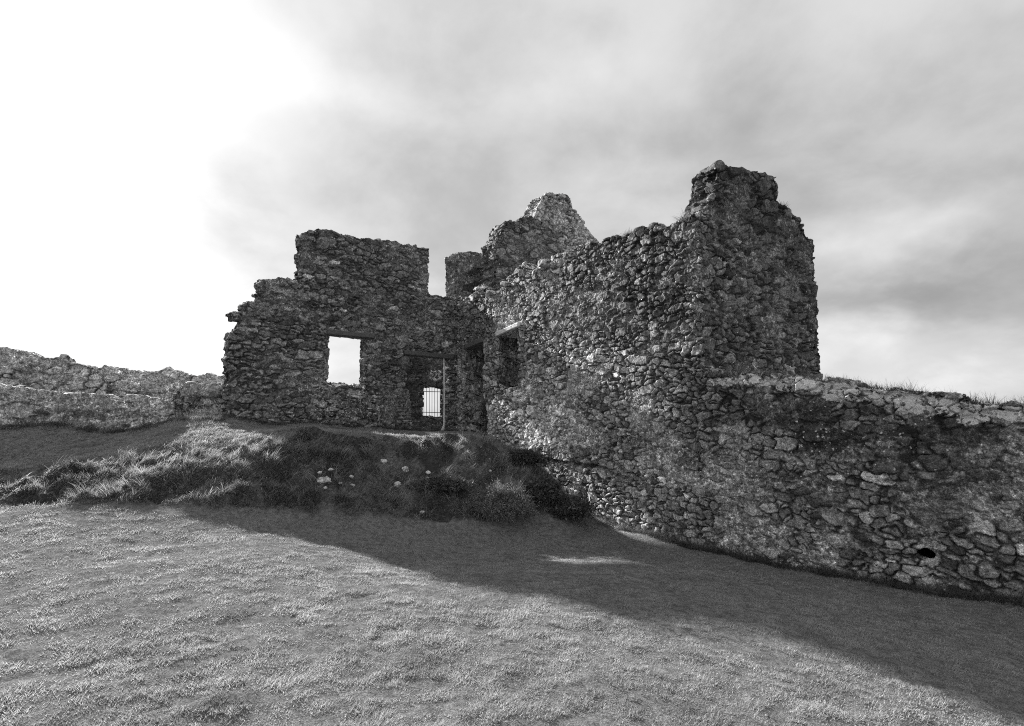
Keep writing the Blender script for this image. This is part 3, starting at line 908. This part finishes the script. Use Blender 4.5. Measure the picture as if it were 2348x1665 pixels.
w = build_wall('wall', L9, out9, (), thick=0.45, g=0.016, dims=(0.42, 0.2, 0.34), seed=151, rag=0.25, parent=lw, base=(0.28, 0.55), mortar=0.5, mort_amt=0.8, depth=0.04,
               lichen=patches_add([(340, 912, 50, 8, 0.6), (470, 930, 50, 30, 0.4), (200, 900, 90, 8, 0.5)], 8),
               stain=patches([(455, 925, 70, 30, 0.6), (250, 950, 150, 14, 0.7)], seed=3))


def rock_mesh(c, r, seed, flat=0.75, n=3):
    import bmesh
    bm = bmesh.new(); bmesh.ops.create_icosphere(bm, subdivisions=n, radius=1)
    v = np.array([q.co[:] for q in bm.verts]); f = np.array([[q.index for q in fc.verts] for fc in bm.faces]); bm.free()
    rs = np.random.default_rng(seed)
    for _ in range(9):                                    # knock flat facets off
        d = rs.normal(size=3); d /= np.linalg.norm(d); k = rs.uniform(0.62, 0.9); a = v @ d
        v = v - np.outer(np.maximum(a - k, 0) * 0.85, d)
    v = v * (1 + 0.55 * (fbm(v * 1.7 + seed, 3, seed)[:, None] - 0.5))
    v = v * np.array([1.0, 0.8, flat]) * np.asarray(r)
    a = rs.uniform(0, 6.28); ca, sa = math.cos(a) * 1, math.sin(a)
    return v + np.asarray(c), f


build_wall('wall_end', L10, out10, (), thick=0.5, g=0.017, dims=(0.4, 0.2, 0.34), seed=161, parent=lw, base=(0.16, 0.4), mortar=0.4, mort_amt=0.3, depth=0.06,
           lichen=patches_add([(470, 930, 50, 30, 0.4)], 18))
for k, (u, v, d, r) in enumerate([(446, 893, 11.35, (0.27, 0.24, 0.19)), (490, 896, 11.1, (0.27, 0.24, 0.17))]):
    V, Fc = rock_mesh(up(u, v, d), r, 60 + k, 1.0, 4)
    o = mesh_obj('boulder', V, Fc, M_STONE, attrs={'alb': np.full(len(V), 0.24), 'lichen': np.full(len(V), 0.5)}, smooth=True); child(o, lw)

for k, (u, v, r, rot) in enumerate([(1210, 612, (0.17, 0.10, 0.035), 0.6), (1228, 622, (0.12, 0.10, 0.05), -0.9), (1130, 672, (0.16, 0.12, 0.06), 0.2), (1100, 664, (0.18, 0.14, 0.07), 0.0),
                                    (1158, 652, (0.13, 0.12, 0.09), 0.3), (1246, 604, (0.13, 0.12, 0.10), -0.4)]):
    V, Fc = rock_mesh((0, 0, 0), r, 80 + k, 1.0, 4)
    ca, sa = math.cos(rot), math.sin(rot)
    V = np.column_stack([V[:, 0] * ca + V[:, 2] * sa, V[:, 1], -V[:, 0] * sa + V[:, 2] * ca]) + on(L2, u, v, 0.02)
    o = mesh_obj('projecting_stone', V, Fc, M_STONE, attrs={'alb': np.full(len(V), 0.36), 'lichen': np.full(len(V), 0.75)}, smooth=True); child(o, ruin)

# ------------------------------------------------------------------ grass
def blades(P, L, wd, lean, az, droop, alb, seg, rs):
    """one mesh of many blades: P roots (N,3), L length, wd width, lean (0 upright .. 1 flat), az direction, droop = extra bend"""
    n = len(P); t = np.linspace(0, 1, seg + 1)
    face = rs.uniform(0, math.pi, n)
    sx, sy = np.cos(face), np.sin(face)
    dx, dy = np.cos(az), np.sin(az)
    V = []; A = []
    x = P[:, 0].copy(); y = P[:, 1].copy(); z = P[:, 2].copy()
    for k in range(seg + 1):
        if k:
            a = (lean + droop * t[k]) * (math.pi / 2)
            st = L / seg
            x = x + dx * np.sin(a) * st; y = y + dy * np.sin(a) * st; z = z + np.cos(a) * st
        w = wd * (1 - t[k]) ** 0.7 * 0.5
        if k < seg:
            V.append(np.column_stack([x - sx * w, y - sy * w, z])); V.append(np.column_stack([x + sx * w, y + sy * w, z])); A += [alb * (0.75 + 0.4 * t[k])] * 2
        else:
            V.append(np.column_stack([x, y, z])); A.append(alb * 1.15)
    m = 2 * seg + 1
    co = np.stack(V, 1).reshape(-1, 3); al = np.stack(A, 1).ravel()
    b = np.arange(n) * m; q = []
    for k in range(seg - 1):
        q.append(np.stack([b + 2 * k, b + 2 * k + 1, b + 2 * k + 3, b + 2 * k + 2], 1))
    tr = np.stack([b + 2 * seg - 2, b + 2 * seg - 1, b + 2 * seg], 1)
    return co, ([np.concatenate(q)] if q else []) + [tr], al


def wall_side(x, y):
    """True in front of the walls (camera side)"""
    ok = np.ones(len(x), bool)
    for ln in (L2, L1, L9):
        a = np.arctan2(x, y); la = np.arctan2(ln.p[:, 0], ln.p[:, 1]); o = np.argsort(la)
        r = np.hypot(ln.p[:, 0], ln.p[:, 1]); rr = np.interp(a, la[o], r[o], left=1e9, right=1e9)
        ok &= np.hypot(x, y) < rr + 0.02
    return ok


def scatter(n, rmin, rmax, amin, amax, pw=1.0):
    """random points in a fan round the viewpoint, thinner far away"""
    r = rmin * (rmax / rmin) ** rng.random(n) if pw == 0 else (rmin ** pw + (rmax ** pw - rmin ** pw) * rng.random(n)) ** (1 / pw)
    a = np.radians(rng.uniform(amin, amax, n))
    return r * np.sin(a), r * np.cos(a)


def lawn():
    x, y = scatter(1500000, 1.7, 13.5, -56, 56, 0.6)
    k = wall_side(x, y) & (bank_mask(x, y) < 0.3) & (y > 0.9)
    x, y = x[k], y[k]
    p = np.column_stack([x, y]); cl = fbm(p * 3.2, 3, 5); c2 = fbm(p * 9.0, 2, 8)
    thin = sstep(0.60, 0.70, fbm(p * np.array([4.0, 7.0]), 3, 55))
    keep = rng.random(len(x)) < (0.4 + 1.2 * sstep(0.3, 0.6, c2)) * (1 - 0.6 * thin)
    x, y, cl, c2, thin = x[keep], y[keep], cl[keep], c2[keep], thin[keep]
    plateau = (y > cu(RIDGE, x)) & (x < 2)
    n = len(x); d = np.hypot(x, y)
    z = height(x, y) - 0.005
    Ln = (0.012 + 0.014 * rng.random(n) + 0.016 * sstep(0.45, 0.7, c2)) * np.where(plateau, 2.0, 1.0) * (1 - 0.4 * thin)
    wd = (0.0014 + 0.0009 * d) * rng.uniform(0.7, 1.3, n)
    alb = (0.33 + 0.18 * (cl - 0.5) * 2) * rng.uniform(0.6, 1.45, n) * (1 - 0.45 * thin)
    alb = np.clip(np.where(rng.random(n) < 0.02, 0.36, alb), 0.03, 0.42)
    az = rng.normal(-0.5, 1.3, n); ln = rng.uniform(0.1, 0.6, n); dr = rng.uniform(0.1, 0.5, n)
    P = np.column_stack([x, y, z]); nr = d < 4.5
    c1, f1, a1 = blades(P[nr], Ln[nr], wd[nr], ln[nr], az[nr], dr[nr], alb[nr], 2, rng)
    c3, f3, a3 = blades(P[~nr], Ln[~nr], wd[~nr], ln[~nr], az[~nr], dr[~nr], alb[~nr], 1, rng)
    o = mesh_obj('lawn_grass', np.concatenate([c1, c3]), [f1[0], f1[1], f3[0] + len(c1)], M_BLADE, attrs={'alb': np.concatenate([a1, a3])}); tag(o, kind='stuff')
    o['label'] = 'short mown grass covering the lawn and the slope behind the bank'; o['category'] = 'grass'


lawn()


def bank_grass():
    x, y = scatter(420000, 5.5, 14, -60, 12, 1.2)
    bm = bank_mask(x, y); k = (bm > 0.25) & wall_side(x, y)
    x, y = x[k], y[k]
    p = np.column_stack([x, y])
    soil = sstep(0.46, 0.6, fbm(p * 2.2, 3, 77))
    keep = rng.random(len(x)) < (1 - 0.75 * soil) * (0.25 + 1.2 * sstep(0.35, 0.6, fbm(p * 7, 2, 12)))
    x, y, p = x[keep], y[keep], p[keep]
    n = len(x); z = height(x, y) - 0.01
    big = sstep(0.45, 0.65, fbm(p * 1.7, 2, 14)) * sstep(0.8, -1.5, x)
    Ln = rng.uniform(0.04, 0.10, n) + big * rng.uniform(0.0, 0.07, n)
    az = -0.45 + rng.normal(0, 0.8, n)
    alb = (0.06 + 0.52 * fbm(p * 3, 3, 18)) * rng.uniform(0.4, 1.5, n)
    alb = np.where(rng.random(n) < 0.05, 0.26, alb)
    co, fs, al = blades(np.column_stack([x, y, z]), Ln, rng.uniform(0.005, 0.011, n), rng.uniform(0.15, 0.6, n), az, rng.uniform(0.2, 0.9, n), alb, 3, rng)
    o = mesh_obj('rough_grass', co, fs, M_BLADE, attrs={'alb': al}); tag(o, kind='stuff')
    o['label'] = 'rough tangled grass and weeds over the earth bank'; o['category'] = 'grass'


bank_grass()


def tuft_blades(c, n, rad, L, az, spread=0.5, alb=0.3, width=0.007, lean=(0.05, 0.6), droop=(0.3, 1.0), rs=None, ground=True):
    rs = rs or rng
    a = rs.uniform(0, 6.283, n); r = rad * np.sqrt(rs.random(n))
    x = c[0] + r * np.cos(a); y = c[1] + r * np.sin(a)
    z = height(x, y) - 0.01 if ground else np.full(n, c[2])
    A = az + rs.normal(0, spread, n)
    return blades(np.column_stack([x, y, z]), L * rs.uniform(0.55, 1.1, n), width * rs.uniform(0.6, 1.3, n), rs.uniform(*lean, n), A, rs.uniform(*droop, n), alb * rs.uniform(0.5, 1.4, n), 5, rs)


def join_blades(lst):
    co, al, q, t, n = [], [], [], [], 0
    for c, f, a in lst:
        q.append(f[0] + n); t.append(f[1] + n); co.append(c); al.append(a); n += len(c)
    return np.concatenate(co), [np.concatenate(q), np.concatenate(t)], np.concatenate(al)


def long_grass():
    """the wind-combed long grass on the crest of the bank"""
    lst = []
    crest = [(330, 1062), (360, 1058), (390, 1052), (420, 1048), (450, 1052), (480, 1040), (520, 1044), (560, 1036), (600, 1030), (640, 1016), (660, 1006), (680, 1004), (700, 1010),
             (720, 1012), (740, 1020), (760, 1020), (790, 1008), (830, 1004), (870, 1004), (900, 1008), (930, 1004), (960, 1002), (990, 1008)]
    for (u, v) in crest:
        for j in range(5):
            p = hit_ground(u + rng.uniform(-26, 26), v + rng.uniform(-4, 26))
            lst.append(tuft_blades(p, 90, 0.12, rng.uniform(0.12, 0.23) if u < 780 else 0.06, -0.35, 0.45, 0.27))
    low = [(370, 1090), (400, 1080), (430, 1100), (460, 1095), (500, 1100), (340, 1110), (300, 1105), (260, 1110), (220, 1110), (180, 1112), (160, 1130), (240, 1128), (300, 1135), (420, 1125),
           (480, 1130), (540, 1120), (560, 1140), (200, 1095), (280, 1085), (100, 1120), (40, 1125), (60, 1100), (0, 1110), (620, 1140), (700, 1150), (760, 1040), (700, 1050), (640, 1060),
           (800, 1050), (840, 1040), (560, 1075), (600, 1090), (780, 1150), (860, 1155)]
    for (u, v) in low:
        for j in range(6):
            p = hit_ground(u + rng.uniform(-34, 34), v + rng.uniform(-14, 14))
            lst.append(tuft_blades(p, 70, 0.14, rng.uniform(0.08, 0.20), -0.4, 0.45, rng.uniform(0.12, 0.30), lean=(0.2, 0.7)))
    k = 0
    while k < 430:
        p = hit_ground(rng.uniform(120, 1260), rng.uniform(1005, 1185))
        if bank_mask(p[0:1], p[1:2])[0] < 0.4: continue
        k += 1
        soft = rng.random() < 0.6
        lst.append(tuft_blades(p, 60, 0.09, rng.uniform(0.07, 0.2) if soft else rng.uniform(0.12, 0.26), rng.uniform(-1.2, 0.3) if soft else rng.uniform(-3, 3), 0.6, rng.choice([0.08, 0.15, 0.24, 0.36]),
                               0.007, (0.1, 0.7) if soft else (0.0, 0.5), (0.2, 1.0)))
    co, fs, al = join_blades(lst)
    o = mesh_obj('long_grass', co, fs, M_BLADE, attrs={'alb': al}); tag(o, kind='stuff')
    o['label'] = 'long wind-combed grass along the crest and flank of the bank'; o['category'] = 'grass'


long_grass()

# tufts on the walls: each its own thing
TUFTS = [(L2, 1410, 545, 0.13, 60, 'dark grass tuft on the long wall top, beside the paler stretch', -0.2, 0.07),
         (L2, 1438, 535, 0.15, 90, 'bushy dark grass tuft on the long wall top, middle of its skyline', 0.2, 0.07),
         (L2, 1566, 505, 0.24, 160, 'large dry grass tuft on the slope just under the tower block', 0.6, 0.16),
         (L2, 1100, 668, 0.26, 200, 'bleached straw tuft hanging on the wall top by the inner corner', 0.0, 0.38),
         (L2, 1128, 690, 0.2, 120, 'small straw tuft below the bleached one near the inner corner', -0.4, 0.34),
         (L2, 1245, 618, 0.2, 120, 'dark drooping tuft in the notch of the long wall top', -0.9, 0.12),
         (L3, 1796, 478, 0.2, 150, 'black bushy tuft on the shoulder of the tower', 0.5, 0.05),
         (L2, 1640, 862, 0.2, 140, 'grass tuft at the foot of the tower face on the ledge', 0.0, 0.14),
         (L2, 1690, 858, 0.18, 110, 'second grass tuft along the ledge under the tower face', 0.2, 0.12),
         (L2, 1750, 860, 0.16, 100, 'third grass tuft along the ledge under the tower face', 0.3, 0.12)]
for (ln, u, v, L, n, lab, az, alb) in TUFTS:
    c = on(ln, u, v, -0.1)
    n = n * 2
    co, fs, al = tuft_blades(c, n, 0.15, L, az, 1.6, alb, 0.008, (0.0, 0.5), (0.2, 0.9), ground=False)
    co[:, 2] -= 0.02
    o = mesh_obj('grass_tuft', co, fs, M_LEAF if alb < 0.1 else M_BLADE, attrs={'alb': al}); tag(o, lab, 'grass tuft', 'grass tufts growing on the walls')

# stems and weeds along the coping of the boundary wall
lst = []
for k in range(320):
    u = rng.uniform(1620, 2540); v = cu(top6, u) + 4
    c = on(L2, u, v, -rng.uniform(0.02, 0.4))
    lst.append(tuft_blades(c, int(rng.integers(6, 26)), 0.06, rng.uniform(0.04, 0.10) if rng.random() < 0.75 else rng.uniform(0.12, 0.22), rng.uniform(-3, 3), 1.2, 0.10, 0.004, (0, 0.4), (0, 0.5), ground=False))
co, fs, al = join_blades(lst)
o = mesh_obj('coping_weeds', co, fs, M_LEAF, attrs={'alb': al}); tag(o, 'thin weeds and seed stems along the coping of the boundary wall', 'weeds', kind='stuff')
# grass standing against wall feet
lst = []
for ln, u0, u1, n in ((L2, 1120, 2600, 650), (L1, 520, 1040, 150), (L9, -200, 520, 150)):
    s0, s1 = ln.sz(u0, 955)[0], ln.sz(u1, 955)[0]
    s = rng.uniform(min(s0, s1), max(s0, s1), n); P, N = ln.at(s)
    P = P + N * rng.uniform(0.06, 0.2, n)[:, None]
    for q in P: lst.append(tuft_blades((q[0], q[1], 0), 26, 0.10, rng.uniform(0.06, 0.24), rng.uniform(-3, 3), 1.0, 0.10, 0.006, (0, 0.6), (0.1, 0.8)))
co, fs, al = join_blades(lst)
o = mesh_obj('wall_foot_grass', co, fs, M_BLADE, attrs={'alb': al}); tag(o, 'longer grass left standing against the foot of the walls', 'grass', kind='stuff')


# ------------------------------------------------------------------ shrubs
def shrub(name, u, v, size, n, leaf, alb, label, mat=None, spiky=False):
    c = hit_ground(u, v); c = np.array(c)
    root = empty(name, tuple(c), label, 'shrub')
    rx, ry, rz = size
    d = rng.normal(size=(n, 3)); d /= np.linalg.norm(d, axis=1)[:, None]; d[:, 2] = np.abs(d[:, 2])
    lump = 0.35 + 1.25 * fbm(d * 3.4 + u, 4, int(u), 0.65)
    rad = lump * (0.55 + 0.45 * rng.random(n) ** 0.4)
    P = c + d * np.array([rx, ry, rz]) * rad[:, None]
    ax = rng.normal(size=(n, 3)) + d * 0.8; ax /= np.linalg.norm(ax, axis=1)[:, None]
    b = np.cross(ax, rng.normal(size=(n, 3))); b /= np.linalg.norm(b, axis=1)[:, None]
    l = leaf * rng.uniform(0.6, 1.4, n)[:, None]; w = l * (0.18 if spiky else 0.45)
    co = np.stack([P, P + ax * l * 0.5 + b * w * 0.5, P + ax * l, P + ax * l * 0.5 - b * w * 0.5], 1).reshape(-1, 3)
    i = np.arange(n) * 4; f = np.stack([i, i + 1, i + 2, i + 3], 1)
    al = np.repeat(alb * rng.uniform(0.4, 1.7, n), 4)
    child(mesh_obj('foliage', co, f, mat or M_LEAF, attrs={'alb': al}), root)
    parts = []
    for k in range(60):
        a = rng.uniform(0, 6.28); t = np.array([math.cos(a) * rx * 0.7, math.sin(a) * ry * 0.7, rz * rng.uniform(0.3, 1.15)]) * rng.uniform(0.9, 1.35)
        parts.append(tube([c - (0, 0, 0.05), c + t * 0.5 + rng.normal(0, 0.02, 3), c + t], [0.006, 0.004, 0.002], 4))
    V, Fc = merge(parts); child(mesh_obj('stem', V, Fc, M_LINTEL), root)
    return root


shrub('shrub', 1150, 1182, (0.56, 0.45, 0.52), 15000, 0.045, 0.17, 'rounded heathery hummock shrub at the foot of the bank, the largest one', spiky=True)
shrub('shrub', 1300, 1180, (0.42, 0.3, 0.34), 5500, 0.06, 0.10, 'dark weedy shrub against the foot of the long wall')
shrub('shrub', 1240, 1140, (0.34, 0.3, 0.32), 4000, 0.065, 0.09, 'dark shrub between the rounded hummock and the wall, higher up the bank')
shrub('shrub', 1205, 1060, (0.36, 0.28, 0.22), 3500, 0.055, 0.08, 'low black shrub at the top end of the bank by the wall')
shrub('shrub', 697, 1008, (0.15, 0.13, 0.2), 1500, 0.03, 0.14, 'small twiggy bush among long grass on the crest of the bank')
shrub('shrub', 1010, 1120, (0.5, 0.2, 0.18), 2500, 0.045, 0.09, 'low dark weed patch in the hollow of the bank beside white stones')

# white stones in the bank
ROCKS = [(743, 1103, 0.105, 'largest white boulder in the bank, round and lichened'), (733, 1084, 0.04, 'small white stone just above the largest boulder'),
         (758, 1077, 0.035, 'tiny white stone, uppermost of those round the largest boulder'), (746, 1119, 0.03, 'tiny white stone just below the largest boulder'),
         (806, 1093, 0.04, 'white stone to the side of the largest boulder, upper of a pair'), (808, 1113, 0.035, 'white stone in the dark hollow, lower of a pair'),
         (880, 1058, 0.055, 'angular white stone high on the bank, under the grassy crest'), (930, 1077, 0.07, 'white stone in the middle of the bank, topmost of its cluster'),
         (911, 1112, 0.065, 'flat tilted white stone in the dark hollow'), (980, 1099, 0.055, 'long flat white stone beside the dark hollow'),
         (985, 1108, 0.04, 'small white stone touching the long flat one from below'), (998, 1097, 0.03, 'tiny white stone beside the long flat one'),
         (982, 1084, 0.045, 'grey-white stone above the long flat one'), (968, 1174, 0.035, 'lone pale stone at the foot of the bank'),
         (1124, 1080, 0.03, 'pale pebble near the top of the rounded hummock'), (1165, 1132, 0.035, 'flat pale stone resting on the rounded hummock'),
         (780, 1108, 0.03, 'pale pebble beside the largest boulder')]
for k, (u, v, r, lab) in enumerate(ROCKS):
    p = hit_ground(u, v); n = np.array([0, -0.6, 0.5])
    q = EYE + (p - EYE) * (1 - 0.03 / np.linalg.norm(p - EYE)) + np.array([0, 0, 0.0])
    V, Fc = rock_mesh((0, 0, 0), (r * rng.uniform(0.85, 1.3), r, r * rng.uniform(0.75, 1.1)), 200 + k, 0.85, 4)
    V = V + V / (np.linalg.norm(V, axis=1)[:, None] + 1e-9) * (fbm(V / r * 3.0 + k, 3, k)[:, None] - 0.5) * r * 0.5
    o = mesh_obj('rock', V, Fc, M_ROCK); o.location = q
    tag(o, lab, 'stone', 'white stones in the bank')
